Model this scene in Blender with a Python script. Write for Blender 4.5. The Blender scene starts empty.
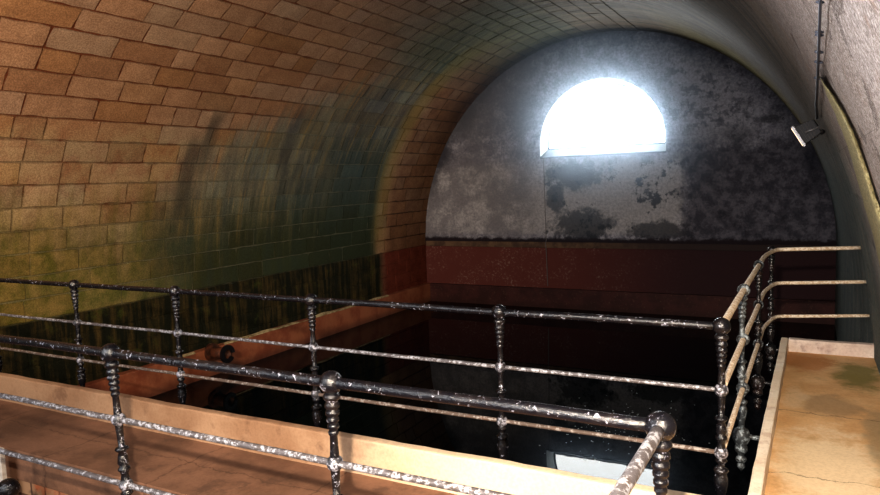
import bpy, bmesh, math, random
from mathutils import Vector, Matrix, noise as mnoise
random.seed(7)
PI = math.pi
sc = bpy.context.scene
COL = sc.collection
sc.view_settings.view_transform = 'Standard'
sc.view_settings.look = 'None'
sc.view_settings.exposure = 0.22
sc.view_settings.gamma = 0.86

# ------------------------------------------------------------------ helpers
def link(name, me, mat=None, parent=None, smooth=False):
    o = bpy.data.objects.new(name, me)
    COL.objects.link(o)
    if mat is not None and not me.materials:
        me.materials.append(mat)
    if parent is not None:
        o.parent = parent
    if smooth:
        for p in me.polygons: p.use_smooth = True
    return o

def obj(name, bm, mat=None, parent=None, smooth=False):
    me = bpy.data.meshes.new(name)
    bm.normal_update()
    bm.to_mesh(me); bm.free()
    return link(name, me, mat, parent, smooth)

def thing(name, label, cat, loc=(0, 0, 0), group=None):
    o = bpy.data.objects.new(name, None)
    COL.objects.link(o); o.location = loc
    o.empty_display_size = 0.1
    o['label'] = label; o['category'] = cat
    if group: o['group'] = group
    return o

def tag(o, label, cat, group=None, kind=None):
    o['label'] = label; o['category'] = cat
    if group: o['group'] = group
    if kind: o['kind'] = kind
    return o

def struct(o, label, cat):
    o['kind'] = 'structure'; o['label'] = label; o['category'] = cat
    return o

def ring_tube(bm, pts, rad, n=14, cap=True):
    """round bar through points; rad a number or list"""
    pts = [Vector(p) for p in pts]
    if not isinstance(rad, (list, tuple)): rad = [rad] * len(pts)
    rings = []
    up = None
    for i, p in enumerate(pts):
        if i == 0: t = pts[1] - p
        elif i == len(pts) - 1: t = p - pts[-2]
        else: t = (pts[i + 1] - p).normalized() + (p - pts[i - 1]).normalized()
        t.normalize()
        if up is None:
            up = Vector((0, 0, 1)) if abs(t.z) < .9 else Vector((1, 0, 0))
        a = up - t * up.dot(t); a.normalize(); up = a
        b = t.cross(a)
        rings.append([bm.verts.new(p + (a * math.cos(2 * PI * k / n) + b * math.sin(2 * PI * k / n)) * rad[i]) for k in range(n)])
    for i in range(len(rings) - 1):
        for k in range(n):
            bm.faces.new((rings[i][k], rings[i][(k + 1) % n], rings[i + 1][(k + 1) % n], rings[i + 1][k]))
    if cap:
        bm.faces.new(list(reversed(rings[0]))); bm.faces.new(rings[-1])

def lathe(bm, prof, n=20, c=(0, 0, 0)):
    """prof: (z, r) list from top to bottom"""
    c = Vector(c); rings = []
    for z, r in prof:
        if r < 1e-5: rings.append([bm.verts.new(c + Vector((0, 0, z)))])
        else: rings.append([bm.verts.new(c + Vector((r * math.cos(2 * PI * k / n), r * math.sin(2 * PI * k / n), z))) for k in range(n)])
    for i in range(len(rings) - 1):
        A, B = rings[i], rings[i + 1]
        for k in range(n):
            k2 = (k + 1) % n
            if len(A) == 1 and len(B) == 1: continue
            if len(A) == 1: bm.faces.new((A[0], B[k], B[k2]))
            elif len(B) == 1: bm.faces.new((A[k], B[0], A[k2]))
            else: bm.faces.new((A[k], B[k], B[k2], A[k2]))
    if len(rings[0]) > 1: bm.faces.new(rings[0])
    if len(rings[-1]) > 1: bm.faces.new(list(reversed(rings[-1])))

def ball(bm, c, r, n=18):
    m = 12
    prof = [(r * math.cos(PI * i / m), r * math.sin(PI * i / m)) for i in range(m + 1)]
    prof[0] = (r, 0); prof[-1] = (-r, 0)
    lathe(bm, prof, n, c)

def box(bm, x0, x1, y0, y1, z0, z1, bev=0.0):
    r = bmesh.ops.create_cube(bm, size=1)
    vs = r['verts']
    for v in vs:
        v.co = Vector((x0 + (v.co.x + .5) * (x1 - x0), y0 + (v.co.y + .5) * (y1 - y0), z0 + (v.co.z + .5) * (z1 - z0)))
    if bev > 0:
        es = list({e for v in vs for e in v.link_edges})
        bmesh.ops.bevel(bm, geom=es, offset=bev, segments=2, affect='EDGES', profile=.6)

def roughbar(x0, x1, y0, y1, z0, z1, step=.12, amp=.006, bev=.012, seed=0, fine=None):
    """long worn stone bar: subdivided box whose skin wanders a little"""
    bm = bmesh.new()
    nx = max(1, int((x1 - x0) / step)); ny = max(1, int((y1 - y0) / step)); nz = max(1, int((z1 - z0) / step))
    box(bm, x0, x1, y0, y1, z0, z1, bev)
    for ax, n, a, b in ((0, nx, x0, x1), (1, ny, y0, y1), (2, nz, z0, z1)):
        for i in range(1, n):
            co = Vector((0, 0, 0)); co[ax] = a + (b - a) * i / n
            no = Vector((0, 0, 0)); no[ax] = 1
            bmesh.ops.bisect_plane(bm, geom=bm.verts[:] + bm.edges[:] + bm.faces[:], plane_co=co, plane_no=no)
    for v in bm.verts:
        q = v.co * 3.1 + Vector((seed, 0, 0))
        v.co += mnoise.noise_vector(q) * amp
        v.co += mnoise.noise_vector(q * 4) * amp * .4
    return bm

# ------------------------------------------------------------------ node helpers
class NT:
    def __init__(s, name):
        s.m = bpy.data.materials.new(name); s.m.use_nodes = True
        s.t = s.m.node_tree; s.t.nodes.clear()
        s.out = s.t.nodes.new('ShaderNodeOutputMaterial')
        s.b = s.t.nodes.new('ShaderNodeBsdfPrincipled')
        s.t.links.new(s.b.outputs[0], s.out.inputs[0])
    def n(s, typ, **kw):
        nd = s.t.nodes.new(typ)
        for k, v in kw.items(): setattr(nd, k, v)
        return nd
    def set(s, inp, v):
        if isinstance(v, bpy.types.NodeSocket): s.t.links.new(v, inp)
        elif isinstance(v, (tuple, list)) and len(v) == 3 and inp.type == 'RGBA': inp.default_value = (*v, 1)
        else: inp.default_value = v
    def math(s, op, a, b=0.0, c=None, clamp=False):
        nd = s.n('ShaderNodeMath', operation=op, use_clamp=clamp)
        s.set(nd.inputs[0], a); s.set(nd.inputs[1], b)
        if c is not None: s.set(nd.inputs[2], c)
        return nd.outputs[0]
    def ramp(s, v, a, b):          # smooth 0 at a to 1 at b (a may exceed b)
        nd = s.n('ShaderNodeMapRange', interpolation_type='SMOOTHSTEP')
        inv = a > b
        s.set(nd.inputs['Value'], v)
        s.set(nd.inputs['From Min'], min(a, b)); s.set(nd.inputs['From Max'], max(a, b))
        s.set(nd.inputs['To Min'], 1.0 if inv else 0.0); s.set(nd.inputs['To Max'], 0.0 if inv else 1.0)
        return nd.outputs[0]
    def mix(s, f, a, b, blend='MIX'):
        nd = s.n('ShaderNodeMix', data_type='RGBA', blend_type=blend)
        s.set(nd.inputs[0], f); s.set(nd.inputs[6], a); s.set(nd.inputs[7], b)
        return nd.outputs[2]
    def noise(s, vec, scale, detail=4, rough=.6, dist=0.0):
        nd = s.n('ShaderNodeTexNoise')
        if vec is not None: s.set(nd.inputs['Vector'], vec)
        s.set(nd.inputs['Scale'], scale); s.set(nd.inputs['Detail'], detail)
        s.set(nd.inputs['Roughness'], rough); s.set(nd.inputs['Distortion'], dist)
        return nd.outputs[0]
    def scalev(s, vec, sx, sy, sz):
        nd = s.n('ShaderNodeMapping'); s.set(nd.inputs[0], vec); nd.inputs['Scale'].default_value = (sx, sy, sz)
        return nd.outputs[0]
    def pos(s):
        return s.n('ShaderNodeNewGeometry').outputs['Position']
    def sep(s, v):
        nd = s.n('ShaderNodeSeparateXYZ'); s.set(nd.inputs[0], v); return nd.outputs
    def bump(s, h, strength=.3, dist=.01, normal=None):
        nd = s.n('ShaderNodeBump'); s.set(nd.inputs['Height'], h)
        nd.inputs['Strength'].default_value = strength; nd.inputs['Distance'].default_value = dist
        if normal is not None: s.set(nd.inputs['Normal'], normal)
        return nd.outputs[0]
    def fin(s, col, rough=.8, normal=None, metal=0.0, spec=.3):
        s.set(s.b.inputs['Base Color'], col); s.set(s.b.inputs['Roughness'], rough)
        s.set(s.b.inputs['Metallic'], metal); s.set(s.b.inputs['Specular IOR Level'], spec)
        if normal is not None: s.set(s.b.inputs['Normal'], normal)
        return s.m

def AND(t, *a):
    r = a[0]
    for x in a[1:]: r = t.math('MULTIPLY', r, x)
    return r

# ------------------------------------------------------------------ vault geometry
XC, ZC, RR = -5.51, -2.0, 5.93
D = 20.0
ARC = PI * RR
XL = XC - RR + .02
WATER = -3.95
KZ = 1.02
def taper(Y): return .008 * (D - Y)
def P(Y, s, off=0.0):
    """point on the tunnel lining; off > 0 moves into the tunnel"""
    if s < 0: return Vector((XC - RR + off, Y, ZC + s))
    if s > ARC: return Vector((XC + RR + taper(Y) - off, Y, ZC - (s - ARC)))
    a = s / RR; r = RR - off
    x = XC - r * math.cos(a); z = ZC + KZ * r * math.sin(a)
    w = max(0.0, -math.cos(a))
    return Vector((x + taper(Y) * w, Y, z))

# ---- lining material
def lining_material(mortar=False):
    t = NT('mortar_joint' if mortar else 'vault_masonry')
    uv = t.n('ShaderNodeUVMap', uv_map='uv').outputs[0]
    U, S, _ = t.sep(uv)                       # metres along the tunnel, metres up the arc
    pos = t.pos()
    if mortar: base = t.mix(t.ramp(S, 9.5, 11.5), (.17, .055, .025), (.20, .17, .155))
    else: base = t.n('ShaderNodeVertexColor', layer_name='col').outputs[0]
    streak = t.noise(t.scalev(uv, 2.2, .35, 1), 1.0, 5, .65)          # runs down the curve
    streak2 = t.noise(t.scalev(uv, 7.0, .5, 1), 1.0, 5, .65)
    big = t.noise(uv, .55, 4, .6)
    mid = t.noise(uv, 2.6, 5, .65)
    grit = t.noise(pos, 42, 5, .8)
    lum = base if not mortar else (.22, .2, .15)
    def tint(c, amt):              # stain colour that keeps some of each block's own tone
        if mortar: return t.mix(.35, c, (.24, .22, .15))
        return t.mix(amt, c, t.mix(1.0, t.mix(1.0, c, (3.0, 4.2, 6.5), 'MULTIPLY'), base, 'MULTIPLY'))
    wU = t.math('ADD', U, t.math('MULTIPLY', t.math('SUBTRACT', big, .5), 3.0))
    wS = t.math('ADD', S, t.math('MULTIPLY', t.math('SUBTRACT', streak, .5), 3.4))
    wS2 = t.math('ADD', S, t.math('MULTIPLY', t.math('SUBTRACT', streak2, .5), 2.2))
    col = t.mix(t.ramp(mid, .3, .75), t.mix(1.0, base, (.78, .74, .72), 'MULTIPLY'), base)
    # pale grey green lichen courses along the springing
    lich = AND(t, t.ramp(t.math('ADD', S, t.math('MULTIPLY', t.math('SUBTRACT', big, .5), 1.2)), 3.5, 2.9), t.ramp(mid, .32, .6), t.ramp(U, 17.3, 16.8))
    col = t.mix(t.math('MULTIPLY', lich, .5), col, tint((.33, .29, .17), .6))
    # green algae low on the left haunch
    g1 = AND(t, t.ramp(wS, 2.5, .5), t.ramp(wU, 17.2, 15.8))
    green = t.mix(t.ramp(mid, .35, .65), (.095, .105, .016), (.23, .18, .055))
    col = t.mix(t.math('MULTIPLY', g1, .9), col, tint(green, .5))
    # blue-grey wet stain deeper in
    up = t.ramp(wS2, 4.6, 3.3)
    up2 = t.ramp(t.math('SUBTRACT', wS2, t.math('MULTIPLY', t.math('SUBTRACT', U, 12.0), .55)), 4.4, 3.0)
    teal = AND(t, t.ramp(wU, 8.2, 11.2), t.ramp(U, 17.2, 16.7), up2)
    tcol = t.mix(t.ramp(streak, .36, .66), (.055, .08, .085), t.mix(t.ramp(S, .3, 2.2), (.10, .10, .025), (.20, .22, .16)))
    tcol = t.mix(t.math('MULTIPLY', t.ramp(streak2, .52, .66), .6), tcol, (.27, .21, .07))
    col = t.mix(t.math('MULTIPLY', teal, .84), col, tint(tcol, .65))
    wet = AND(t, t.ramp(wU, 11.5, 15.5), t.ramp(U, 17.1, 16.7), t.ramp(wS2, 4.2, 2.4))
    col = t.mix(t.math('MULTIPLY', wet, .85), col, tint((.03, .052, .05), .5))
    low = AND(t, t.ramp(wS2, 2.3, .5), t.ramp(wU, 6.5, 11.5), t.ramp(U, 17.2, 16.6))
    col = t.mix(t.math('MULTIPLY', low, .88), col, tint((.028, .038, .018), .5))
    # crown near the far end: dark blue green streaks
    crown = AND(t, t.ramp(wU, 11.5, 16.0), t.ramp(S, 4.6, 6.2), t.ramp(S, 10.5, 8.5))
    ccol = t.mix(t.ramp(streak2, .4, .62), (.036, .058, .042), (.09, .115, .065))
    col = t.mix(t.math('MULTIPLY', crown, .86), col, tint(ccol, .4) if not mortar else (.045, .055, .04))
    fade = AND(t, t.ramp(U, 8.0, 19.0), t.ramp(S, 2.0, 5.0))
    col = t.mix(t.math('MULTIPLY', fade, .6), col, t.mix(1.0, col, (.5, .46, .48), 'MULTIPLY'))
    # yellow green line before the last ring
    yu = t.math('ADD', U, t.math('MULTIPLY', t.math('SUBTRACT', streak2, .5), .9))
    yl = AND(t, t.ramp(yu, 16.6, 17.0), t.ramp(yu, 17.9, 17.3), t.ramp(S, 8.0, 4.5), t.ramp(S, -.5, .8))
    col = t.mix(t.math('MULTIPLY', yl, .6), col, (.17, .13, .035))
    ring = AND(t, t.ramp(U, 17.2, 17.9), t.ramp(S, 8.0, 4.0))
    col = t.mix(t.math('MULTIPLY', ring, .85), col, tint(t.mix(t.ramp(mid, .3, .7), (.11, .055, .03), (.17, .095, .05)), .6) if not mortar else (.04, .02, .012))
    yr_u = t.math('ADD', U, t.math('MULTIPLY', t.math('SUBTRACT', streak2, .5), 3.0))
    haunch = AND(t, t.ramp(S, 8.0, 10.0), t.ramp(wU, 3.0, 8.0), t.ramp(S, 17.5, 15.5))
    col = t.mix(t.math('MULTIPLY', haunch, .85), col, t.mix(t.ramp(streak2, .36, .66), (.035, .032, .026), (.13, .10, .065)))
    yr = AND(t, t.ramp(yr_u, 15.0, 19.2), t.ramp(S, 11.0, 12.5), t.ramp(S, 17.0, 15.3))
    col = t.mix(t.math('MULTIPLY', yr, .75), col, t.mix(t.ramp(streak2, .4, .6), (.13, .11, .045), (.27, .22, .10)))
    # blue-green tone on the lower right
    br = AND(t, t.ramp(S, 15.6, 17.0), t.ramp(U, 4.6, 7.5))
    col = t.mix(t.math('MULTIPLY', br, .8), col, t.mix(t.ramp(streak, .35, .65), (.04, .075, .08), (.1, .14, .13)))
    # dark foot of the left wall with seepage, then red oxide
    z = t.sep(pos)[2]
    foot = AND(t, t.ramp(t.math('ADD', S, t.math('MULTIPLY', mid, .05)), -.02, -.09), t.ramp(S, 10, 9), t.ramp(U, 17.6, 17.1))
    fcol = t.mix(t.ramp(t.math('ADD', streak2, t.math('MULTIPLY', mid, .4)), .62, .95), (.012, .013, .007), (.09, .06, .02))
    fcol = t.mix(AND(t, t.ramp(mid, .55, .75), .8), fcol, (.05, .06, .012))
    col = t.mix(foot, col, fcol)
    foot2 = AND(t, t.ramp(S, -.05, -.12), t.ramp(U, 17.1, 17.6))
    col = t.mix(foot2, col, t.mix(t.ramp(mid, .35, .65), (.12, .025, .014), (.17, .04, .022)))
    # a couple of sooty runs
    for u0, s0, s1 in ((9.75, 1.0, 3.3), (10.1, 2.0, 3.9)):
        d = t.math('ABSOLUTE', t.math('SUBTRACT', t.math('ADD', U, t.math('MULTIPLY', streak, .5)), u0 + .25))
        r = AND(t, t.ramp(d, .28, .05), t.ramp(S, s0, s0 + .8), t.ramp(S, s1, s1 - .5))
        col = t.mix(t.math('MULTIPLY', r, .65), col, (.06, .055, .045))
    gr = t.noise(t.scalev(uv, 9, 2.5, 1), 3.0, 6, .75, .4)
    pit = t.noise(t.scalev(pos, 1, 1, .7), 130, 5, .75)
    pit2 = t.noise(pos, 7, 4, .7)
    rm = t.ramp(S, 10.5, 12.5)
    col = t.mix(t.math('MULTIPLY', AND(t, rm, t.ramp(pit, .48, .38)), .65), col, (.10, .09, .085))
    col = t.mix(t.math('MULTIPLY', AND(t, rm, t.ramp(gr, .56, .66)), .22), col, (.34, .27, .21))
    col = t.mix(t.math('MULTIPLY', AND(t, rm, t.ramp(gr, .44, .36)), .28), col, (.12, .105, .10))
    col = t.mix(t.math('MULTIPLY', AND(t, rm, t.ramp(pit, .5, .62), t.ramp(U, 5.5, 2.5)), .6), col, (.80, .77, .73))
    col = t.mix(t.math('MULTIPLY', AND(t, rm, t.ramp(pit2, .56, .68)), .35), col, (.26, .15, .085))
    rf = t.math('SUBTRACT', .95, t.math('MULTIPLY', t.ramp(U, 9, 15), .3))
    bn = t.bump(t.math('ADD', t.math('MULTIPLY', grit, .5), mid), .55, .02)
    bn = t.bump(t.math('MULTIPLY', t.math('ADD', pit, t.math('MULTIPLY', gr, .6)), AND(t, rm, t.ramp(U, 8, 3))), .9, .02, bn)
    return t.fin(t.mix(t.ramp(grit, .42, .60), t.mix(1.0, col, (.80, .78, .76), 'MULTIPLY'), t.mix(1.0, col, (1.3, 1.3, 1.3), 'MULTIPLY')), rf, bn, spec=.06)

M_BLOCK = lining_material(); M_MORTAR = lining_material(True)
TAN = [(.42, .25, .14), (.40, .22, .11), (.43, .27, .17), (.40, .26, .17), (.36, .20, .11), (.43, .26, .155), (.41, .245, .145), (.44, .30, .20)]
GREY = [(.40, .35, .32), (.38, .34, .32), (.43, .38, .34), (.40, .34, .30), (.37, .34, .33)]

def lining(name, label, cat, k0, k1, y0=-3.0, y1=D):
    h = .377; sA = -.09
    bm = bmesh.new()
    uvl = bm.loops.layers.uv.new('uv'); cl = bm.loops.layers.float_color.new('col')
    rnd = random.Random(100 + k0)
    MOR = -.012
    def face(vs, uvs, c, mi):
        try: f = bm.faces.new(vs)
        except ValueError: return
        for lp, q in zip(f.loops, uvs):
            lp[uvl].uv = q; lp[cl] = (*c, 1)
        f.material_index = mi
    # mortar skin
    ny = 24; ss = []
    for k in range(k0, k1 + 1):
        ss.append(sA + k * h)
        if k < k1: ss.append(sA + (k + .5) * h)
    G = [[(bm.verts.new(P(y0 + (y1 - y0) * j / ny, s, MOR)), (y0 + (y1 - y0) * j / ny, s)) for j in range(ny + 1)] for s in ss]
    for i in range(len(ss) - 1):
        for j in range(ny):
            q = [G[i][j], G[i][j + 1], G[i + 1][j + 1], G[i + 1][j]]
            face([a[0] for a in q], [a[1] for a in q], (.15, .05, .02), 1)
    for k in range(k0, k1):
        sa, sb = sA + k * h, sA + (k + 1) * h
        right = sa > 10.4
        pal = GREY if right else TAN
        y = y0 - rnd.random() * .5
        while y < y1 - .02:
            L = rnd.choice((.5, .62, .75, .8, .95, 1.2)) * rnd.uniform(.9, 1.1)
            if sa < 0: L *= 1.3
            if right: L *= 1.6
            ya, yb = max(y, y0), min(y + L, y1)
            if y1 - yb < .2: yb = y1
            y = yb if yb == y1 else y + L
            if yb - ya < .05: continue
            c = list(rnd.choice(pal))
            f = rnd.uniform(.86, 1.1)
            if sa > 5: 
                m = min(1, (sa - 5) / 5.4); g = GREY[1]
                c = [c[i] * (1 - m * .6) + g[i] * m * .6 for i in range(3)]
            c = [v * f for v in c]
            g = .0005 if right else .011; nx = max(2, int((yb - ya) / .16)); ns = 3
            prot = .004 if right else rnd.uniform(.002, .012)
            ch = .001 if right else .008
            if right: prot = -.0085
            yy = [ya + g + (yb - ya - 2 * g) * i / nx for i in range(nx + 1)]
            sv = [sa + g + (sb - sa - 2 * g) * i / ns for i in range(ns + 1)]
            V = []
            for i in range(ns + 1):
                row = []
                for j in range(nx + 1):
                    e = i in (0, ns) or j in (0, nx)
                    s_, y_ = sv[i], yy[j]
                    jit = mnoise.noise(Vector((y_ * 7, s_ * 7, k))) * (.001 if right else .022)
                    if i == 0: s_ += ch + jit
                    if i == ns: s_ -= ch + jit
                    if j == 0: y_ += ch + jit
                    if j == nx: y_ -= ch + jit
                    o = prot - (.003 if e else 0) + mnoise.noise(Vector((y_ * 4, s_ * 4, 0 if right else 3 * k))) * (.003 if right else .005)
                    row.append((bm.verts.new(P(y_, s_, o)), (y_, s_)))
                V.append(row)
            for i in range(ns):
                for j in range(nx):
                    q = [V[i][j], V[i][j + 1], V[i + 1][j + 1], V[i + 1][j]]
                    face([a[0] for a in q], [a[1] for a in q], c, 0)
            per = [V[0][j] for j in range(nx + 1)] + [V[i][nx] for i in range(1, ns + 1)] + [V[ns][j] for j in range(nx - 1, -1, -1)] + [V[i][0] for i in range(ns - 1, 0, -1)]
            low = []
            for v, (y_, s_) in per:
                yl = min(max(y_ + (-ch if y_ < (ya + yb) / 2 else ch) * (1 if abs(y_ - ya) < .04 or abs(y_ - yb) < .04 else 0), ya), yb)
                sl = min(max(s_ + (-ch if s_ < (sa + sb) / 2 else ch) * (1 if abs(s_ - sa) < .04 or abs(s_ - sb) < .04 else 0), sa), sb)
                low.append((bm.verts.new(P(yl, sl, MOR)), (yl, sl)))
            dk = [v * .55 for v in c]
            for i in range(len(per)):
                i2 = (i + 1) % len(per)
                q = [low[i], low[i2], per[i2], per[i]]
                face([a[0] for a in q], [a[1] for a in q], dk, 0)
    o = obj(name, bm)
    o.data.materials.append(M_BLOCK); o.data.materials.append(M_MORTAR)
    struct(o, label, cat)
    return o

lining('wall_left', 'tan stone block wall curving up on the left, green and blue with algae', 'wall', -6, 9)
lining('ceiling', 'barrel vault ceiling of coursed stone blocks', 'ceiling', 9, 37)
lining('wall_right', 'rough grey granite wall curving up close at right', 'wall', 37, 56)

# ------------------------------------------------------------------ end wall with arched window
WX, WZ, WR, SILL = -5.53, .93, 1.83, .62
def plaster():
    t = NT('stained_plaster'); pos = t.pos(); X, Y, Z = t.sep(pos)
    n1 = t.noise(pos, 1.1, 9, .74); n2 = t.noise(pos, 3.4, 6, .7); n3 = t.noise(pos, .45, 3, .5)
    n4 = t.noise(t.scalev(pos, 2.2, 1, .5), 1.0, 5, .6); fine = t.noise(pos, 14, 5, .7)
    base = t.mix(t.ramp(n2, .38, .62), (.26, .255, .31), (.58, .57, .64))
    base = t.mix(t.ramp(fine, .40, .58), t.mix(1.0, base, (.55, .54, .58), 'MULTIPLY'), base)
    # bright lime patch under and left of the window
    lz = t.ramp(t.math('ADD', Z, t.math('MULTIPLY', n2, .6)), .95, .55)
    lime = AND(t, lz, t.ramp(t.math('ADD', X, t.math('MULTIPLY', n2, .8)), -2.7, -3.0), t.ramp(Z, -1.8, -1.6))
    col = t.mix(t.math('MULTIPLY', lime, .8), base, t.mix(t.ramp(fine, .3, .65), (.40, .39, .42), (.66, .63, .64)))
    # left part: mottled mid grey veil
    leftv = AND(t, t.ramp(X, -7.2, -8.0), t.ramp(n1, .38, .56))
    col = t.mix(t.math('MULTIPLY', leftv, .72), col, (.19, .18, .205))
    # dark blotches below window
    d1 = t.ramp(t.math('ADD', n1, t.math('MULTIPLY', n2, .35)), .735, .685)
    blot = AND(t, d1, lz, t.ramp(X, -7.5, -7.2))
    col = t.mix(t.math('MULTIPLY', t.math('SUBTRACT', 1.0, d1), 0.0), col, col)
    bl2 = AND(t, t.ramp(t.math('ADD', n1, t.math('MULTIPLY', n2, .35)), .72, .76), lz, t.ramp(X, -7.6, -7.2))
    col = t.mix(t.math('MULTIPLY', bl2, .9), col, (.035, .035, .042))
    # explicit moist shapes: two round tops under the sill
    for cx, cz, rx, rz in ((-6.35, .05, .95, .45), (-6.1, -1.45, .95, .5), (-3.9, -1.6, .9, .28), (-6.9, -.6, .3, .5), (-1.9, 1.0, .35, .22), (-1.75, 1.75, .2, .1), (-1.1, 1.3, .3, .12)):
        dx = t.math('DIVIDE', t.math('SUBTRACT', X, cx), rx); dz = t.math('DIVIDE', t.math('SUBTRACT', Z, cz), rz)
        d = t.math('SQRT', t.math('ADD', t.math('MULTIPLY', dx, dx), t.math('MULTIPLY', dz, dz)))
        d = t.math('ADD', d, t.math('MULTIPLY', t.math('SUBTRACT', n2, .5), 2.2))
        col = t.mix(t.math('MULTIPLY', t.ramp(d, 1.15, .7), .8), col, (.035, .035, .042))
    # right lower: dark damp
    rd = AND(t, t.ramp(t.math('ADD', Z, t.math('MULTIPLY', t.math('SUBTRACT', n1, .5), 3.0)), 1.1, .5), t.ramp(t.math('ADD', X, t.math('MULTIPLY', t.math('SUBTRACT', n1, .5), 2.0)), -3.5, -3.0))
    col = t.mix(t.math('MULTIPLY', rd, .84), col, t.mix(t.ramp(n2, .42, .62), (.045, .042, .056), (.14, .13, .16)))
    sp = AND(t, t.ramp(n2, .57, .62), t.ramp(Z, .2, 1.0), t.ramp(X, -3.4, -2.8))
    col = t.mix(t.math('MULTIPLY', sp, .75), col, (.07, .07, .085))
    # soot along the arch
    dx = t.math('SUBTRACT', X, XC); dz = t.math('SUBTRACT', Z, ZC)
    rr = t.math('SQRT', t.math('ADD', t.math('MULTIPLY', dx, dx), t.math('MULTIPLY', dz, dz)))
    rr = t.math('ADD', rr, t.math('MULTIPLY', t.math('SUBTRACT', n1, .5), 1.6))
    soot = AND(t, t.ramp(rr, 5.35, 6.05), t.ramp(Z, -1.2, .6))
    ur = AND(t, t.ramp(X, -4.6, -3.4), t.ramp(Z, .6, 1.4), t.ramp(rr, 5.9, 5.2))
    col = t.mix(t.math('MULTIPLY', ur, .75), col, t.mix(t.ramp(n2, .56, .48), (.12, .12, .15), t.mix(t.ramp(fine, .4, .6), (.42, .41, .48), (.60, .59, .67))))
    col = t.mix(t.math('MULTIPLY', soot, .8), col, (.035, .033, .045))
    tl = AND(t, t.ramp(X, -6.6, -8.2), t.ramp(Z, .8, 1.8))
    col = t.mix(t.math('MULTIPLY', tl, .55), col, (.16, .16, .18))
    # damp skirting line then red oxide wash below
    col = t.mix(t.ramp(t.math('ADD', Z, t.math('MULTIPLY', t.math('SUBTRACT', n2, .5), .3)), -1.78, -1.88), col, (.03, .02, .025))
    red = t.mix(t.ramp(fine, .52, .66), (.17, .05, .04), (.36, .24, .2))
    red = t.mix(t.ramp(n1, .44, .6), (.16, .045, .036), red)
    red = t.mix(t.ramp(X, -7.5, -2.5), red, (.055, .025, .028))
    col = t.mix(t.ramp(Z, -2.05, -2.09), col, red)
    return t.fin(col, .85, t.bump(t.math('ADD', n2, fine), .5, .03), spec=.15)
M_PLASTER = plaster()

outer = []
for i in range(97):
    outer.append(P(D, ARC * i / 96, -.05))
outer = [Vector((XL - .07, D, -4.6))] + outer + [Vector((XC + RR + .05, D, -4.6))]
hole = [Vector((WX - WR, D, SILL))]
for i in range(49):
    a = PI - PI * i / 48
    hole.append(Vector((WX + WR * math.cos(a), D, WZ + WR * math.sin(a))))
hole.append(Vector((WX + WR, D, SILL)))
bm = bmesh.new()
es = []
for lp in (outer, hole):
    vs = [bm.verts.new(p) for p in lp]
    es += [bm.edges.new((vs[i], vs[(i + 1) % len(vs)])) for i in range(len(vs))]
bmesh.ops.triangle_fill(bm, use_beauty=True, use_dissolve=False, edges=es, normal=Vector((0, -1, 0)))
w = obj('wall_back', bm, M_PLASTER)
struct(w, 'stained grey plaster end wall with a red painted foot', 'wall')

# window : splayed whitewashed reveal, sloping sill and a blazing pane
t = NT('whitewashed_reveal'); p = t.pos()
M_REVEAL = t.fin(t.mix(t.ramp(t.noise(p, 6, 4), .35, .65), (.3, .34, .36), (.45, .5, .52)), .8)
t = NT('dark_sill'); p = t.pos()
M_SILL = t.fin(t.mix(t.ramp(t.noise(p, 5, 5), .35, .65), (.022, .032, .035), (.045, .058, .064)), .7)  # tone kept very dark against the bright pane
DEP = .5
bm = bmesh.new()
def winloop(y, inset):
    L = [Vector((WX - WR + inset, y, WZ - .01))]
    L = []
    for i in range(49):
        a = PI - PI * i / 48
        L.append(Vector((WX + (WR - inset) * math.cos(a), y, WZ + (WR - inset) * math.sin(a))))
    return L
la = [Vector((WX - WR, D - .002, SILL))] + winloop(D - .002, 0) + [Vector((WX + WR, D - .002, SILL))]
lb = [Vector((WX - WR + .1, D + DEP, .86))] + winloop(D + DEP, .1) + [Vector((WX + WR - .1, D + DEP, .86))]
A = [bm.verts.new(v) for v in la]; B = [bm.verts.new(v) for v in lb]
for i in range(len(A) - 1): bm.faces.new((A[i], A[i + 1], B[i + 1], B[i]))
win = obj('window_1', bm, M_REVEAL, smooth=False)
struct(win, 'arched window blazing white with daylight high in the end wall', 'window')
bm = bmesh.new()
vs = [bm.verts.new(v) for v in ((WX - WR, D - .01, SILL), (WX + WR, D - .01, SILL), (WX + WR - .1, D + DEP, .86), (WX - WR + .1, D + DEP, .86), (WX - WR, D - .01, SILL - .05), (WX + WR, D - .01, SILL - .05), (WX + WR - .1, D + DEP, SILL - .05), (WX - WR + .1, D + DEP, SILL - .05))]
for q in ((0, 1, 2, 3), (4, 5, 1, 0), (5, 6, 2, 1), (7, 4, 0, 3), (6, 7, 3, 2), (7, 6, 5, 4)): bm.faces.new([vs[i] for i in q])
obj('window_sill', bm, M_SILL, win)
bm = bmesh.new()
fr = [Vector((v.x, D + DEP - .03, v.z)) for v in lb] 
ring_tube(bm, fr + [fr[0]], .035, 8)
obj('window_frame', bm, M_SILL, win)
t = NT('daylight_pane'); e = t.n('ShaderNodeEmission'); e.inputs[0].default_value = (.90, .96, 1, 1); e.inputs[1].default_value = 19
t.t.links.new(e.outputs[0], t.out.inputs[0]); M_PANE = t.m
bm = bmesh.new(); bm.faces.new([bm.verts.new(Vector((v.x, D + DEP - .01, v.z))) for v in lb])
obj('window_pane', bm, M_PANE, win)

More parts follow.
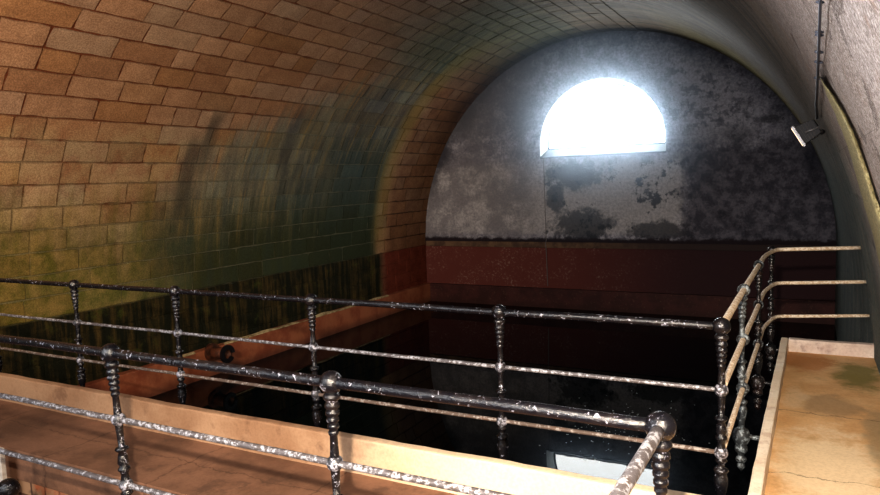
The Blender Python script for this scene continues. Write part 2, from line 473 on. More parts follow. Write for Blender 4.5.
# ------------------------------------------------------------------ red plinths, coping, pool
def redpaint(name, a, b, dark=1.0):
    t = NT(name); p = t.pos(); n = t.noise(p, 2.2, 6, .65); f = t.noise(p, 18, 4, .7)
    c = t.mix(t.ramp(n, .35, .65), a, b)
    c = t.mix(t.math('MULTIPLY', t.ramp(f, .58, .7), .35), c, (.3, .17, .1))
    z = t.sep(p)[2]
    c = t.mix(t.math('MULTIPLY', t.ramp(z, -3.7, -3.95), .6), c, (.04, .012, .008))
    return t.fin(c, .65, t.bump(n, .4, .02))
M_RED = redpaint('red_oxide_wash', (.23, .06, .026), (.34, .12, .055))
M_RED_SHADE = redpaint('shaded_red_oxide_wash', (.05, .014, .012), (.085, .024, .02))  # red wash darkened, the dim end wall's shade put into its colour
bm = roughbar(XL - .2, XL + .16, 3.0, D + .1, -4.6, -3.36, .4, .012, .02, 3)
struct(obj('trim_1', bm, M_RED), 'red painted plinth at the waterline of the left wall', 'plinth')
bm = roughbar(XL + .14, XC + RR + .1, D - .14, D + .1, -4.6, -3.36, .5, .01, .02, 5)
struct(obj('trim_2', bm, M_RED_SHADE), 'red plinth along the foot of the end wall, coloured as in shade', 'plinth')
t = NT('brown_coping'); p = t.pos(); n = t.noise(p, 3, 5)
c = t.mix(t.ramp(n, .35, .65), (.09, .05, .035), (.20, .12, .07))
c = t.mix(t.ramp(t.sep(p)[0], -7.0, -3.0), c, (.05, .03, .028))
M_COP = t.fin(c, .8)
bm = roughbar(XL + .02, XC + RR + .02, D - .07, D + .05, -2.12, -1.95, .5, .008, .015, 7)
struct(obj('trim_3', bm, M_COP), 'brown stone string course across the end wall', 'string course')

# crumbled pale crust lying along the top of the left plinth
t = NT('crumbled_lime_crust'); p = t.pos(); n = t.noise(p, 9, 5)
M_CRUST = t.fin(t.mix(t.ramp(n, .35, .6), (.22, .15, .07), (.46, .36, .2)), .9, t.bump(n, .6, .02))
bm = bmesh.new(); prev = None; yv = 9.2
while yv < 17.3:
    k = mnoise.noise(Vector((yv * 1.3, 4, 0)))
    hgt = max(.006, .035 + .06 * k); wid = .10 + .05 * mnoise.noise(Vector((yv * 2, 9, 0)))
    cx = XL + .165
    z0 = -3.37
    prof = [(cx + .01, z0), (cx, z0 + hgt * .8), (cx - wid * .5, z0 + hgt * 1.2), (cx - wid, z0 + hgt * .6), (cx - wid * 1.2, z0)]
    if 10.0 < yv < 10.7: prev = None; yv += .09; continue
    cur = [bm.verts.new((x + mnoise.noise(Vector((yv * 8, x * 30, 1))) * .02, yv, z)) for x, z in prof]
    if prev:
        for i in range(4): bm.faces.new((prev[i], cur[i], cur[i + 1], prev[i + 1]))
    prev = cur; yv += .09
tag(obj('crumbled_crust', bm, M_CRUST), 'crumbling pale lime crust along the top of the red plinth', 'rubble', kind='stuff')

# water
t = NT('still_dark_water'); p = t.pos()
n = t.noise(p, 1.6, 3, .5)
M_WATER = t.fin((.0015, .003, .004), .012, t.bump(n, .05, .01)); t.b.inputs['IOR'].default_value = 1.15
t.b.inputs['Specular IOR Level'].default_value = .5
bm = bmesh.new()
vs = [bm.verts.new(v) for v in ((XL + .1, 3.9, WATER), (-.3, 3.9, WATER), (-.3, 8.2, WATER), (.7, 8.2, WATER), (.7, D, WATER), (XL + .1, D, WATER))]
bm.faces.new(vs)
struct(obj('floor_water', bm, M_WATER), 'black still water filling the cistern', 'water')

# pale specks laid on the water below the window reflection
t = NT('pale_fleck'); M_FLECK = t.fin((.6, .68, .7), .6)
bm = bmesh.new(); rnd = random.Random(5)
for i in range(150):
    x = rnd.gauss(-2.6, .5); y = rnd.gauss(10.6, .75)
    if not (-4.2 < x < -.45 and 8.6 < y < 12.8): continue
    r = rnd.uniform(.006, .017) * (1.3 if rnd.random() < .15 else 1); a = rnd.random() * 3
    n_ = 5
    cvs = [bm.verts.new((x + r * math.cos(a + 2 * PI * k / n_) * rnd.uniform(.6, 1.2), y + r * math.sin(a + 2 * PI * k / n_) * rnd.uniform(.6, 1.2), WATER + .003)) for k in range(n_)]
    top = bm.verts.new((x, y, WATER + .007))
    for k in range(n_): bm.faces.new((cvs[k], cvs[(k + 1) % n_], top))
tag(obj('water_flecks', bm, M_FLECK), 'tiny pale flecks scattered on the black water', 'speckle', kind='stuff')

# ------------------------------------------------------------------ stone walkways
def sandstone(name, a, b, c2, light=None, seams=None, spots=None, rough=.75):
    t = NT(name); p = t.pos(); X, Y, Z = t.sep(p)
    n = t.noise(p, 1.7, 6, .62); n2 = t.noise(p, 3.6, 7, .7); f = t.noise(p, 45, 3, .7)
    col = t.mix(t.ramp(n, .35, .65), a, b)
    col = t.mix(t.math('MULTIPLY', t.ramp(n2, .52, .68), .6), col, c2)
    if light: # bleached stretch (x0,x1,color)
        x0, x1, lc = light
        col = t.mix(t.math('MULTIPLY', t.ramp(t.math('ADD', X, t.math('MULTIPLY', n, .8)), x0, x1), .8), col, lc)
    if spots:
        for (cx, cy, rx, ry, sc_, am) in spots:
            dx = t.math('DIVIDE', t.math('SUBTRACT', X, cx), rx); dy = t.math('DIVIDE', t.math('SUBTRACT', Y, cy), ry)
            d = t.math('SQRT', t.math('ADD', t.math('MULTIPLY', dx, dx), t.math('MULTIPLY', dy, dy)))
            d = t.math('ADD', d, t.math('MULTIPLY', t.math('SUBTRACT', n2, .5), 2.0))
            col = t.mix(t.math('MULTIPLY', t.ramp(d, 1.1, .5), am), col, sc_)
    if seams:
        for (nx_, ny_, d0, wd) in seams:      # straight joints nx*X+ny*Y=d0
            d = t.math('ABSOLUTE', t.math('SUBTRACT', t.math('ADD', t.math('ADD', t.math('MULTIPLY', X, nx_), t.math('MULTIPLY', Y, ny_)), t.math('MULTIPLY', t.math('SUBTRACT', n2, .5), .22)), d0))
            col = t.mix(t.math('MULTIPLY', t.ramp(d, wd, wd * .3), .55), col, (.07, .035, .02))
    col = t.mix(t.math('MULTIPLY', t.ramp(f, .4, .65), .25), col, t.mix(1.0, col, (.6, .55, .5), 'MULTIPLY'))
    return t.fin(col, rough, t.bump(t.math('ADD', n, t.math('MULTIPLY', f, .3)), .4, .01))
M_WALK = sandstone('walkway_flags', (.14, .072, .042), (.24, .125, .075), (.075, .04, .026),
                   seams=[(1, 0, x, .012) for x in (-6.6, -5.3, -4.15, -2.95, -1.75, -.9)] + [(0, 1, 3.52, .01)])
M_KERB = sandstone('sandstone_kerb', (.30, .17, .095), (.40, .25, .15), (.14, .065, .035), light=(-3.0, -1.3, (.80, .66, .48)))
M_KERB2 = sandstone('bleached_kerb', (.76, .64, .50), (.86, .79, .68), (.5, .35, .26))
M_KERB3 = sandstone('stained_kerb', (.66, .58, .52), (.40, .28, .24), (.16, .09, .09))
M_DECK = sandstone('ochre_deck', (.58, .34, .15), (.70, .46, .24), (.46, .32, .16),
                   seams=[(.06, 1, 6.05, .012), (-.05, 1, 4.75, .008)],
                   spots=[(.35, 7.3, .22, .55, (.17, .16, .035), .8), (.1, 6.3, .28, .35, (.22, .15, .08), .55), (-.1, 7.7, .3, .45, (.48, .20, .06), .8), (.1, 4.9, .4, .9, (.78, .64, .44), .8), (-.15, 6.4, .12, .35, (.74, .56, .36), .6), (.42, 5.6, .12, .8, (.30, .22, .12), .7)])
def brickface():
    t = NT('old_header_bricks'); p = t.pos(); X, Y, Z = t.sep(p)
    cmb = t.n('ShaderNodeCombineXYZ'); t.set(cmb.inputs[0], X); t.set(cmb.inputs[1], Z)
    br = t.n('ShaderNodeTexBrick'); t.set(br.inputs[0], cmb.outputs[0])
    br.inputs['Scale'].default_value = 1; br.inputs['Brick Width'].default_value = .185; br.inputs['Row Height'].default_value = .27
    br.inputs['Mortar Size'].default_value = .012; br.offset = .5
    t.set(br.inputs['Color1'], (.26, .13, .07)); t.set(br.inputs['Color2'], (.34, .2, .11)); t.set(br.inputs['Mortar'], (.10, .05, .03))
    n = t.noise(p, 5, 5, .6)
    c = t.mix(t.ramp(n, .5, .68), br.outputs[0], (.33, .10, .04))
    c = t.mix(t.ramp(t.noise(p, 3, 5), .56, .66), c, (.05, .03, .02))
    return t.fin(c, .85, t.bump(t.math('SUBTRACT', n, br.outputs['Fac']), .5, .01))
M_BRICK = brickface()
t = NT('dark_submerged_wall'); p = t.pos(); n = t.noise(p, 2, 5)
M_SUB = t.fin(t.mix(t.ramp(n, .35, .65), (.02, .012, .008), (.06, .03, .015)), .6)

LIP = -1.79
# walkway across the pool
bm = roughbar(-11.6, -.32, 3.12, 3.90, -2.3, -2.05, .3, .004, .006, 11)
struct(obj('floor', bm, M_WALK), 'brown sandstone flags of the walkway between the railings', 'floor')
bm = roughbar(-11.6, -.26, 3.87, 3.95, -2.3, LIP, .09, .006, .014, 12)
struct(obj('trim_4', bm, M_KERB), 'pale sandstone kerb along the pool side of the walkway', 'kerb')
bm = roughbar(-11.6, -.32, 3.14, 3.93, -4.6, -2.29, .5, .006, .01, 13)
wl = struct(obj('wall_front', bm, M_BRICK), 'brick faced wall carrying the walkway', 'wall')
# right hand platform beside the wall
DK = -1.92
bm = roughbar(-.28, .60, -1.2, 8.12, DK - .1, DK, .25, .004, .006, 14)
struct(obj('floor_platform', bm, M_DECK), 'ochre stone platform under the right wall', 'floor')
bm = roughbar(-.32, -.25, 3.95, 8.15, DK - .25, LIP, .08, .006, .012, 15)
struct(obj('trim_5', bm, M_KERB2), 'bleached kerb on the pool side of the ochre platform', 'kerb')
bm = roughbar(-.25, .56, 8.06, 8.15, DK - .25, LIP + .004, .08, .006, .012, 16)
struct(obj('trim_6', bm, M_KERB3), 'stained kerb closing the far end of the ochre platform', 'kerb')
bm = roughbar(-.29, .60, -1.2, 8.13, -4.6, DK - .09, .5, .006, .01, 17)
struct(obj('wall_platform', bm, M_SUB), 'dark wall carrying the ochre platform', 'wall')
# sunken bay behind the front railing
bm = roughbar(-11.6, -.28, -1.2, 3.16, -2.9, -2.8, .6, .006, .01, 18)
struct(obj('floor_bay', bm, M_WALK), 'floor of the sunken bay in front of the walkway', 'floor')

# ------------------------------------------------------------------ ironwork
def iron(name, base, wear_glint, amt, rust=(.16, .07, .03), metal=.35, rough=.33):
    t = NT(name); p = t.pos()
    f = t.noise(p, 42, 4, .7); g = t.noise(p, 110, 3, .7); b = t.noise(p, 9, 3)
    col = t.mix(t.ramp(b, .45, .7), base, rust)
    col = t.mix(t.ramp(t.math('ADD', f, t.math('MULTIPLY', t.math('SUBTRACT', b, .5), .3)), amt, amt + .07), col, wear_glint)
    r = t.math('ADD', rough, t.math('MULTIPLY', f, .25))
    return t.fin(col, r, t.bump(t.math('ADD', f, t.math('MULTIPLY', g, .5)), .8, .006), metal=metal, spec=.6)
M_IRON = iron('flaking_black_iron', (.003, .003, .005), (.30, .30, .36), .615, (.012, .009, .009), metal=.1, rough=.12)
M_IRONB = iron('dark_black_iron', (.005, .005, .006), (.2, .19, .21), .62, (.02, .01, .008), metal=.1, rough=.15)
M_WORN_GLINT = iron('worn_glint_rail', (.10, .09, .095), (.34, .34, .37), .50, (.09, .07, .06))  # worn grey; its pale flecks also stand for the glint on the rails
M_RUST = iron('thin_rusty_rail', (.10, .07, .055), (.27, .24, .22), .52, (.12, .07, .05), .2, .5)
M_CREAM = iron('pale_rusted_rail', (.60, .46, .32), (.80, .70, .58), .47, (.52, .34, .19), .0, .5)
M_BOSS = iron('flaked_iron_boss', (.03, .03, .035), (.30, .30, .35), .50, (.03, .02, .02), .1, .2)
M_GREY = iron('grey_worn_iron', (.035, .04, .045), (.20, .23, .25), .52, (.03, .03, .03))

BODY = [(-.040, .020), (-.050, .034), (-.062, .040), (-.074, .034), (-.084, .024), (-.094, .032), (-.108, .034), (-.118, .023),
        (-.128, .031), (-.142, .031), (-.150, .021), (-.160, .028), (-.172, .028), (-.180, .019), (-.190, .026), (-.202, .026), (-.210, .018),
        (-.220, .023), (-.230, .023), (-.240, .017), (-.30, .019), (-.345, .022),
        (-.385, .022), (-.47, .018), (-.515, .017), (-.520, .032), (-.530, .037), (-.540, .030), (-.548, .020), (-.570, .026), (-.605, .031),
        (-.625, .022), (-.632, .030), (-.645, .034), (-.656, .024), (-.675, .020), (-.695, .024),
        (-.765, .026), (-.775, .034), (-.785, .026), (-.795, .018), (-.815, .020), (-.822, .036), (-.834, .042), (-.846, .034), (-.856, .030),
        (-.875, .037), (-.905, .038), (-.945, .032), (-.985, .022), (-1.02, .020)]
PEND = [(-1.02, .020), (-1.035, .034), (-1.045, .050), (-1.075, .060), (-1.115, .060), (-1.145, .046), (-1.16, .036), (-1.17, .043), (-1.20, .045),
        (-1.215, .034), (-1.225, .022), (-1.245, .020), (-1.255, .034), (-1.27, .040), (-1.285, .032), (-1.295, .018), (-1.31, .026), (-1.325, .028), (-1.345, .014), (-1.365, 0)]
BASE = [(-1.02, .020), (-1.10, .026), (-1.70, .026), (-1.73, .045), (-1.78, .05), (-1.80, .08), (-1.94, .09)]

def make_post(parent, mat, bracket=None, standing=False, top_ball=.050, jit=0):
    """cast iron baluster post; origin at the top ball"""
    bm = bmesh.new()
    lathe(bm, BODY, 18)
    post = obj('post', bm, mat, parent, smooth=True)
    bm = bmesh.new(); ball(bm, (0, 0, 0), top_ball); obj('ball_finial', bm, mat, post, True)
    for z in (-.365, -.73):
        bm = bmesh.new(); ball(bm, (0, 0, z), .038); obj('rail_boss', bm, M_BOSS if mat is M_IRON else mat, post, True)
    bm = bmesh.new(); lathe(bm, BASE if standing else PEND, 18)
    obj('foot' if standing else 'pendant', bm, mat, post, True)
    if bracket:
        bm = bmesh.new(); d = Vector(bracket)
        ring_tube(bm, [Vector((0, 0, -1.09)), Vector((0, 0, -1.09)) + d * .45, Vector((0, 0, -1.095)) + d * .8, Vector((0, 0, -1.10)) + d], [.026, .017, .019, .036], 10)
        obj('bracket', bm, mat, post, True)
    return post

def copy_post(src, parent, loc, mat=None):
    c = src.copy(); COL.objects.link(c); c.parent = parent; c.location = loc
    for ch in list(src.children):
        d = ch.copy(); COL.objects.link(d); d.parent = c
        
    return c

def rail(name, pts, r, mat, parent, wob=.004):
    P_ = []
    for a, b in zip(pts[:-1], pts[1:]):
        a = Vector(a); b = Vector(b); n = max(1, int((b - a).length / .12))
        for i in range(n): P_.append(a.lerp(b, i / n))
    P_.append(Vector(pts[-1]))
    Q = [p + mnoise.noise_vector(p * 1.7) * wob if 0 < i < len(P_) - 1 else p for i, p in enumerate(P_)]
    bm = bmesh.new(); ring_tube(bm, Q, r, 12)
    return obj(name, bm, mat, parent, True)

TOP = -.86; MID = -1.225; LOW = -1.59
def zt(x): return 0.0
# back railing: on the pool side of the kerb
YB = 4.09; XF = -.46
back = thing('iron_railing', 'long black iron railing on the pool side of the walkway, knobbed baluster posts', 'railing')
xs = [XF, -1.81, -3.36, -4.84, -6.22, -7.62, -9.05, -10.5]
p0 = make_post(back, M_IRON, (0, -.15, 0)); p0.location = (xs[0], YB, TOP)
for x in xs[1:]: copy_post(p0, back, (x, YB, TOP))
rail('top_rail', [(XL + .02, YB, TOP), (XF, YB, TOP)], .023, M_IRON, back)
rail('middle_rail', [(XL + .02, YB, MID), (XF, YB, MID)], .0135, M_WORN_GLINT, back)
rail('lower_rail', [(XL + .02, YB, LOW), (XF, YB, LOW)], .0135, M_RUST, back)

# side railing: along the platform then across to the wall
side = thing('iron_railing', 'pale rusted railing running beside the ochre platform and bending to the right wall', 'railing')
sp = make_post(side, M_GREY, (.15, 0, 0), top_ball=.035); sp.location = (XF - .01, 5.41, TOP)
sp2 = make_post(side, M_IRONB, (.15, 0, 0), top_ball=.035); sp2.location = (XF, 6.88, TOP)
sp3 = make_post(side, M_IRONB, (.15, 0, 0), top_ball=.044); sp3.location = (XF + .035, 8.22, TOP)
for nm, z, r in (('top_rail', TOP, .021), ('middle_rail', MID, .020), ('lower_rail', LOW, .018)):
    wx = P(8.6, RR * (PI - math.asin(min(1, (z - ZC) / RR)))).x + .03
    rail(nm, [(XF, YB + .045, z), (XF, 7.55, z), (XF + .01, 7.75, z), (XF + .05, 8.1, z), (XF + .09, 8.25, z), (XF + .16, 8.30, z), (wx, 8.6, z)], r, M_CREAM, side, .003)
    for y in (5.41, 6.88):
        bm = bmesh.new(); lathe(bm, [(.018, .022), (.014, .044), (-.014, .044), (-.018, .022)], 16)
        o = obj('rail_collar', bm, M_GREY, side, True); o.rotation_euler = (PI / 2, 0, 0); o.location = (XF, y, z)

# front railing
YF = 2.37
front = thing('iron_railing', 'thick nearest black iron railing with flaking paint, turning at a ball post', 'railing')
fp = make_post(front, M_IRON, standing=True, top_ball=.053); fp.location = (XF, YF, TOP)
for x in (-1.86, -3.34, -4.9, -6.4, -7.9, -9.4, -10.9): copy_post(fp, front, (x, YF, TOP))
copy_post(fp, front, (XF, .3, TOP))
for o in front.children:
    if abs(o.location.x + 3.34) < .01: o.rotation_euler = (0, -.06, 0)
rail('top_rail', [(XL + .02, YF, TOP), (XF, YF, TOP)], .025, M_IRON, front)
rail('middle_rail', [(XL + .02, YF, MID), (XF, YF, MID)], .016, M_WORN_GLINT, front)
rail('lower_rail', [(XL + .02, YF, LOW), (XF, YF, LOW)], .016, M_WORN_GLINT, front)
rail('end_rail', [(XF, YF, TOP), (XF, -1.0, TOP)], .022, M_WORN_GLINT, front)
rail('end_rail', [(XF, YF, MID), (XF, -1.0, MID)], .016, M_WORN_GLINT, front)

# ------------------------------------------------------------------ outlet pipe on the left plinth
pipe = thing('outlet_pipe', 'rusty iron outlet pipe with a broken flange sticking out of the red plinth', 'pipe', (XL + .16, 10.35, -3.44))
t = NT('pipe_iron'); p = t.pos(); n = t.noise(p, 7, 5)
M_PIPE = t.fin(t.mix(t.ramp(n, .35, .65), (.05, .018, .01), (.14, .045, .02)), .6, t.bump(n, .5, .02), metal=.2)
t = NT('pipe_dark'); M_PDARK = t.fin((.012, .01, .012), .45, metal=.3)
def tube_x(x0, x1, ro, ri, skip=()):
    bm = bmesh.new(); n = 32; R = []
    for x, r in ((x0, ri), (x0, ro), (x1, ro), (x1, ri)):
        R.append([bm.verts.new((x, r * math.cos(2 * PI * k / n), r * math.sin(2 * PI * k / n))) for k in range(n)])
    for k in range(n):
        if k in skip: continue
        k2 = (k + 1) % n
        for a in range(4):
            A, B = R[a], R[(a + 1) % 4]
            bm.faces.new((A[k], A[k2], B[k2], B[k]))
    return bm
obj('barrel', tube_x(-.1, .46, .125, .10), M_PIPE, pipe, True)
obj('wall_collar', tube_x(-.02, .07, .19, .12), M_PIPE, pipe)
obj('flange', tube_x(.44, .49, .19, .10, (29, 30, 31)), M_PDARK, pipe)
bm = bmesh.new(); bmesh.ops.create_circle(bm, cap_ends=True, radius=.1, segments=24, matrix=Matrix.Rotation(PI / 2, 4, 'Y') @ Matrix.Translation((0, 0, .25)))
obj('dark_throat', bm, M_PDARK, pipe)

# ------------------------------------------------------------------ right wall: cable, lamp, moss seam
def wall_hit(px, py, off):
    """point where a line of sight from the photographer meets the right wall"""
    d = CAMR @ Vector((px - 440, -(py - 247.5), -FPX)); d.normalize()
    lo, hi = .05, 40
    def f(tt):
        q = d * tt; qz = ZC + (q.z - ZC) / KZ; a = max(-1, min(1, (qz - ZC) / (RR)))
        xw = XC + (RR - off) * math.sqrt(max(0, 1 - ((qz - ZC) / (RR - off)) ** 2)) + taper(q.y) * math.sqrt(max(0, 1 - a * a)) if q.z > ZC else XC + RR - off + taper(q.y)
        return q.x - xw
    tt = .05
    while tt < 40 and f(tt) < 0: tt += .01
    return d * tt
# camera frame (vanishing points of the tunnel axis and of the end wall)
def camframe(V1, V2):
    a = (V1[0] - 440, -(V1[1] - 247.5)); b = (V2[0] - 440, -(V2[1] - 247.5))
    f = math.sqrt(-(a[0] * b[0] + a[1] * b[1]))
    x = -Vector((a[0], a[1], -f)); x.normalize()
    y = Vector((b[0], b[1], -f)); y.normalize()
    z = x.cross(y); z.normalize(); y = z.cross(x)
    return f, Matrix((x, y, z))
FPX, CAMR = camframe((-840, 226), (818, 168))

cab = [wall_hit(px, py, .02) for px, py in ((822, -60), (821, -20), (820, 10), (819, 40), (818, 65), (817, 90), (816, 105), (817, 118))]
t = NT('grey_cable'); M_CABLE = t.fin((.035, .04, .055), .5)
cable = thing('lamp_cable', 'grey cable clipped along the right wall down to the floodlight', 'cable', tuple(cab[0]))
bm = bmesh.new(); base = cab[0]
Q = []
for a, b in zip(cab[:-1], cab[1:]):
    for i in range(6):
        q = a.lerp(b, i / 6); Q.append(q - base + Vector((0, 0, .004 * math.sin(len(Q) * 1.1))))
Q.append(cab[-1] - base)
k0 = [.0016 * (q + base).length + .0006 for q in Q]
ring_tube(bm, Q, k0, 8); obj('cord', bm, M_CABLE, cable, True)
for py in (2, 32, 35, 52, 62, 78):
    q = wall_hit(819.3 - py * .02, py, .02) - base
    bm = bmesh.new(); r = .006 * max(.6, (q + base).length / 2.0)
    ring_tube(bm, [q + Vector((-r * 1.2, 0, r * .3)), q + Vector((r * .5, r, 0)), q + Vector((r * 1.6, 0, -r * .4))], [r * .5, r * .8, r * .45], 6)
    obj('clip', bm, M_CABLE, cable, True)

LP = wall_hit(822, 132, .03)
print('lamp at', LP, 'cable', cab[0], cab[-1])
lamp = thing('floodlight', 'small tilted halogen floodlight on the right wall', 'lamp', tuple(LP))
t = NT('lamp_housing'); M_HOUS = t.fin((.012, .012, .015), .6)
t = NT('lamp_rim'); M_RIM = t.fin((.16, .155, .16), .3, metal=.5)
t = NT('lamp_glow'); M_GLOW = t.fin((.9, .7, .5), .3); t.b.inputs['Emission Color'].default_value = (1, .66, .42, 1); t.b.inputs['Emission Strength'].default_value = 1.3
L = LP.length
px = L / FPX                     # metres per photo pixel at the lamp
ex = CAMR @ Vector((1, 0, 0)); ey = CAMR @ Vector((0, 1, 0)); ez = CAMR @ Vector((0, 0, 1))
# lamp frame: front faces down-left in the tunnel
fdir = Vector((-.86, .10, -.50)).normalized()
sdir = Vector((0, 1, 0)); sdir = (sdir - fdir * sdir.dot(fdir)).normalized()
udir = fdir.cross(sdir)
LM = Matrix((fdir, sdir, udir)).transposed()
cen = Vector((-11 * px, 0, 1 * px))
def lampbox(name, f0, f1, w0, w1, h0, h1, mat, bev=0.0):
    """frustum: f = along the beam, half widths at each end"""
    bm = bmesh.new(); vs = []
    for f_, w_, h_ in ((f0, w0, h0), (f1, w1, h1)):
        for s_, u_ in ((-1, -1), (1, -1), (1, 1), (-1, 1)):
            vs.append(bm.verts.new(cen + LM @ Vector((f_, s_ * w_, u_ * h_))))
    for q in ((3, 2, 1, 0), (4, 5, 6, 7), (0, 1, 5, 4), (1, 2, 6, 5), (2, 3, 7, 6), (3, 0, 4, 7)): bm.faces.new([vs[i] for i in q])
    if bev: bmesh.ops.bevel(bm, geom=bm.edges[:], offset=bev, segments=2, affect='EDGES')
    bmesh.ops.recalc_face_normals(bm, faces=bm.faces[:])
    return obj(name, bm, mat, lamp)
u = px
lampbox('housing', -9 * u, 6 * u, 7.5 * u, 9 * u, 6.5 * u, 8.5 * u, M_HOUS, .6 * u)
for k in range(5):
    a = -4.5 * u + k * 2.2 * u
    lampbox('cooling_fin', a, a + .7 * u, 8.2 * u, 8.8 * u, 7.2 * u, 8.4 * u, M_RIM)
lampbox('front_rim', 6 * u, 8 * u, 10.5 * u, 10.5 * u, 10 * u, 10 * u, M_RIM, .4 * u)
lampbox('glass', 8.1 * u, 8.6 * u, 9.2 * u, 9.2 * u, 8.8 * u, 8.8 * u, M_GLOW)
bm = bmesh.new()
ring_tube(bm, [Vector((0.01, 0, 0)), Vector((-3 * u, -9 * u, 4 * u)), cen + LM @ Vector((1 * u, -10 * u, 0))], 1.0 * u, 8)
ring_tube(bm, [Vector((0.01, 0, 0)), Vector((-3 * u, 9 * u, 4 * u)), cen + LM @ Vector((1 * u, 10 * u, 0))], 1.0 * u, 8)
obj('yoke', bm, M_RIM, lamp, True)
bm = bmesh.new(); ball(bm, (0, 0, 0), 2.4 * u, 10); obj('wall_boss', bm, M_PDARK, lamp, True)

# moss filled seam on the right wall
t = NT('yellow_moss'); p = t.pos(); n = t.noise(p, 60, 4, .7); n2 = t.noise(p, 9, 4)
M_MOSS = t.fin(t.mix(t.ramp(n, .35, .6), (.13, .115, .05), (.36, .32, .18)), .95, t.bump(n, 1.0, .012))
Lft = [(819, 76), (826, 92), (834, 110), (842, 128), (849, 146), (855, 166), (861, 188), (866, 207), (875, 236), (881, 265), (884, 300), (890, 340)]
Rgt = [(820, 77), (831, 92), (843, 111), (853, 131), (860, 150), (867, 170), (874, 192), (881, 214), (889, 242), (895, 268), (901, 300), (908, 340)]
def lerp2(A, f):
    i = min(len(A) - 2, int(f)); k = f - i
    return (A[i][0] * (1 - k) + A[i + 1][0] * k, A[i][1] * (1 - k) + A[i + 1][1] * k)
bm = bmesh.new(); prev = None; N = 90
seam_pts = []
for i in range(N + 1):
    f = (len(Lft) - 1.001) * i / N
    a = lerp2(Lft, f); b = lerp2(Rgt, f); row = []
    for j in range(6):
        k = j / 5
        w_ = min(1, i / 30); x = (a[0] - 1.5 * w_) * (1 - k) + (b[0] + .3 * w_) * k; y = a[1] * (1 - k) + b[1] * k
        off = .008 + .008 * math.sin(PI * k) + (.004 * mnoise.noise(Vector((i * .5, j * .9, 0))) if 0 < j < 5 else 0)
        if j in (0, 5): off = .001; x += mnoise.noise(Vector((i * .25, j, 5))) * .8
        row.append(bm.verts.new(wall_hit(x, y, off)))
    if prev:
        for j in range(5): bm.faces.new((prev[j], prev[j + 1], row[j + 1], row[j]))
    prev = row
bmesh.ops.recalc_face_normals(bm, faces=bm.faces[:])
tag(obj('moss_strip', bm, M_MOSS, smooth=True), 'yellow green strip of moss in a seam of the right wall', 'moss')

# ------------------------------------------------------------------ hairline wire on end wall
bm = bmesh.new()
ring_tube(bm, [(-7.25, D - .03, SILL - .0), (-7.24, D - .02, -.6), (-7.22, D - .02, -1.9), (-7.22, D - .1, -2.0), (-7.2, D - .1, -2.15), (-7.2, D - .02, -3.3)], .012, 6)
t = NT('thin_wire'); M_WIRE = t.fin((.18, .16, .16), .6)
tag(obj('thin_wire', bm, M_WIRE), 'thin wire dropping down the end wall from the window corner', 'wire')

# bits at the lower left beside the brick face
t = NT('white_board'); p = t.pos(); M_WHITE = t.fin(t.mix(t.ramp(t.noise(p, 9, 4), .4, .65), (.62, .57, .5), (.42, .36, .3)), .7)
bm = bmesh.new(); box(bm, -5.80, -5.655, 2.98, 3.02, -2.80, -1.99, .006)
tag(obj('white_board', bm, M_WHITE), 'upright white board against the brick face at the left edge', 'board')
knob = thing('newel_knob', 'round black iron valve knob low by the brick face', 'newel', (-5.34, 2.85, -2.8))  # black ball finial on a short newel post
bm = bmesh.new(); ball(bm, (0, 0, .60), .08); obj('knob', bm, M_IRON, knob, True)
bm = bmesh.new(); lathe(bm, [(.53, .03), (.49, .05), (.47, .03), (.1, .03), (.05, .07), (.0, .09)], 16); obj('stem', bm, M_IRON, knob, True)

# ------------------------------------------------------------------ haze volume added to imitate bloom around the window
hm = bpy.data.materials.new('bloom_haze'); hm.use_nodes = True; nt = hm.node_tree; nt.nodes.clear()
ho = nt.nodes.new('ShaderNodeOutputMaterial'); hv = nt.nodes.new('ShaderNodeVolumeScatter')
hv.inputs['Color'].default_value = (.62, .78, 1, 1); hv.inputs['Density'].default_value = .02; hv.inputs['Anisotropy'].default_value = .8
hg = nt.nodes.new('ShaderNodeNewGeometry'); hd = nt.nodes.new('ShaderNodeVectorMath'); hd.operation = 'DISTANCE'
nt.links.new(hg.outputs['Position'], hd.inputs[0]); hd.inputs[1].default_value = (-5.53, 19.6, 1.6)
hr = nt.nodes.new('ShaderNodeMapRange'); hr.interpolation_type = 'SMOOTHSTEP'
hr.inputs['From Min'].default_value = 1.0; hr.inputs['From Max'].default_value = 5.2; hr.inputs['To Min'].default_value = .11; hr.inputs['To Max'].default_value = 0
nt.links.new(hd.outputs['Value'], hr.inputs['Value']); nt.links.new(hr.outputs[0], hv.inputs['Density'])
nt.links.new(hv.outputs[0], ho.inputs['Volume'])
bm = bmesh.new(); 
hp = [P(0, ARC * (.02 + .96 * i / 40), .3) for i in range(41)]
fa = [bm.verts.new((p.x, 14.2, p.z)) for p in hp]; fb = [bm.verts.new((p.x, 19.8, p.z)) for p in hp]
for i in range(40): bm.faces.new((fa[i], fa[i + 1], fb[i + 1], fb[i]))
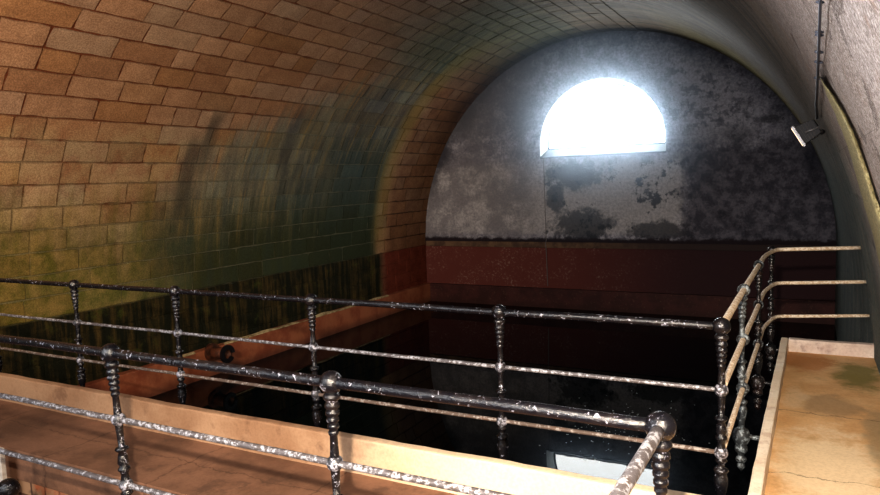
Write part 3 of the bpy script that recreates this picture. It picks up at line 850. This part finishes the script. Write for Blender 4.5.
bm.faces.new((fa[0], fb[0], fb[-1], fa[-1])); bm.faces.new(list(reversed(fa))); bm.faces.new(fb)
bmesh.ops.recalc_face_normals(bm, faces=bm.faces[:])
tag(obj('bloom_haze', bm, hm), 'faint bluish haze added to imitate the bloom of the arched window', 'haze', kind='stuff')

# ------------------------------------------------------------------ light
def area(name, loc, target, size, power, col, spread=PI, sy=None):
    l = bpy.data.lights.new(name, 'AREA'); l.size = size; l.energy = power; l.color = col; l.spread = spread
    if sy: l.shape = 'RECTANGLE'; l.size_y = sy
    o = bpy.data.objects.new(name, l); COL.objects.link(o); o.location = loc
    o.rotation_euler = (Vector(target) - Vector(loc)).to_track_quat('-Z', 'Y').to_euler()
    return o
w = bpy.data.worlds.new('World'); sc.world = w; w.use_nodes = True
w.node_tree.nodes['Background'].inputs[0].default_value = (.75, .85, 1, 1)
w.node_tree.nodes['Background'].inputs[1].default_value = .22
area('entrance_daylight', (-4.5, -2.6, 1.6), (-5, 12, -1), 3.5, 420, (.95, .97, 1.0), sy=2.5)
def spot(name, loc, target, power, col, ang, blend=.6, rad=.15):
    l = bpy.data.lights.new(name, 'SPOT'); l.energy = power; l.color = col; l.spot_size = math.radians(ang); l.spot_blend = blend; l.shadow_soft_size = rad
    o = bpy.data.objects.new(name, l); COL.objects.link(o); o.location = loc
    o.rotation_euler = (Vector(target) - Vector(loc)).to_track_quat('-Z', 'Y').to_euler()
    return o
spot('warm_flood', (-2.6, -.8, 1.9), (-10, 7.5, 1.6), 3900, (1, .76, .51), 68, .9)
spot('handheld_flash', (-.12, -.08, .36), (-2.0, 4.4, -2.3), 2300, (1, .86, .70), 84, .7, .03)
spot('vault_wash', (-1.8, .2, -.6), (.1, 1.8, .8), 900, (.95, .95, 1), 100, 1.0, .2)

# ------------------------------------------------------------------ camera
cam = bpy.data.cameras.new('Camera'); co = bpy.data.objects.new('Camera', cam); COL.objects.link(co)
cam.sensor_width = 36; cam.lens = FPX * 36 / 880; cam.clip_start = .02; cam.clip_end = 200
co.matrix_world = CAMR.to_4x4()
sc.camera = co
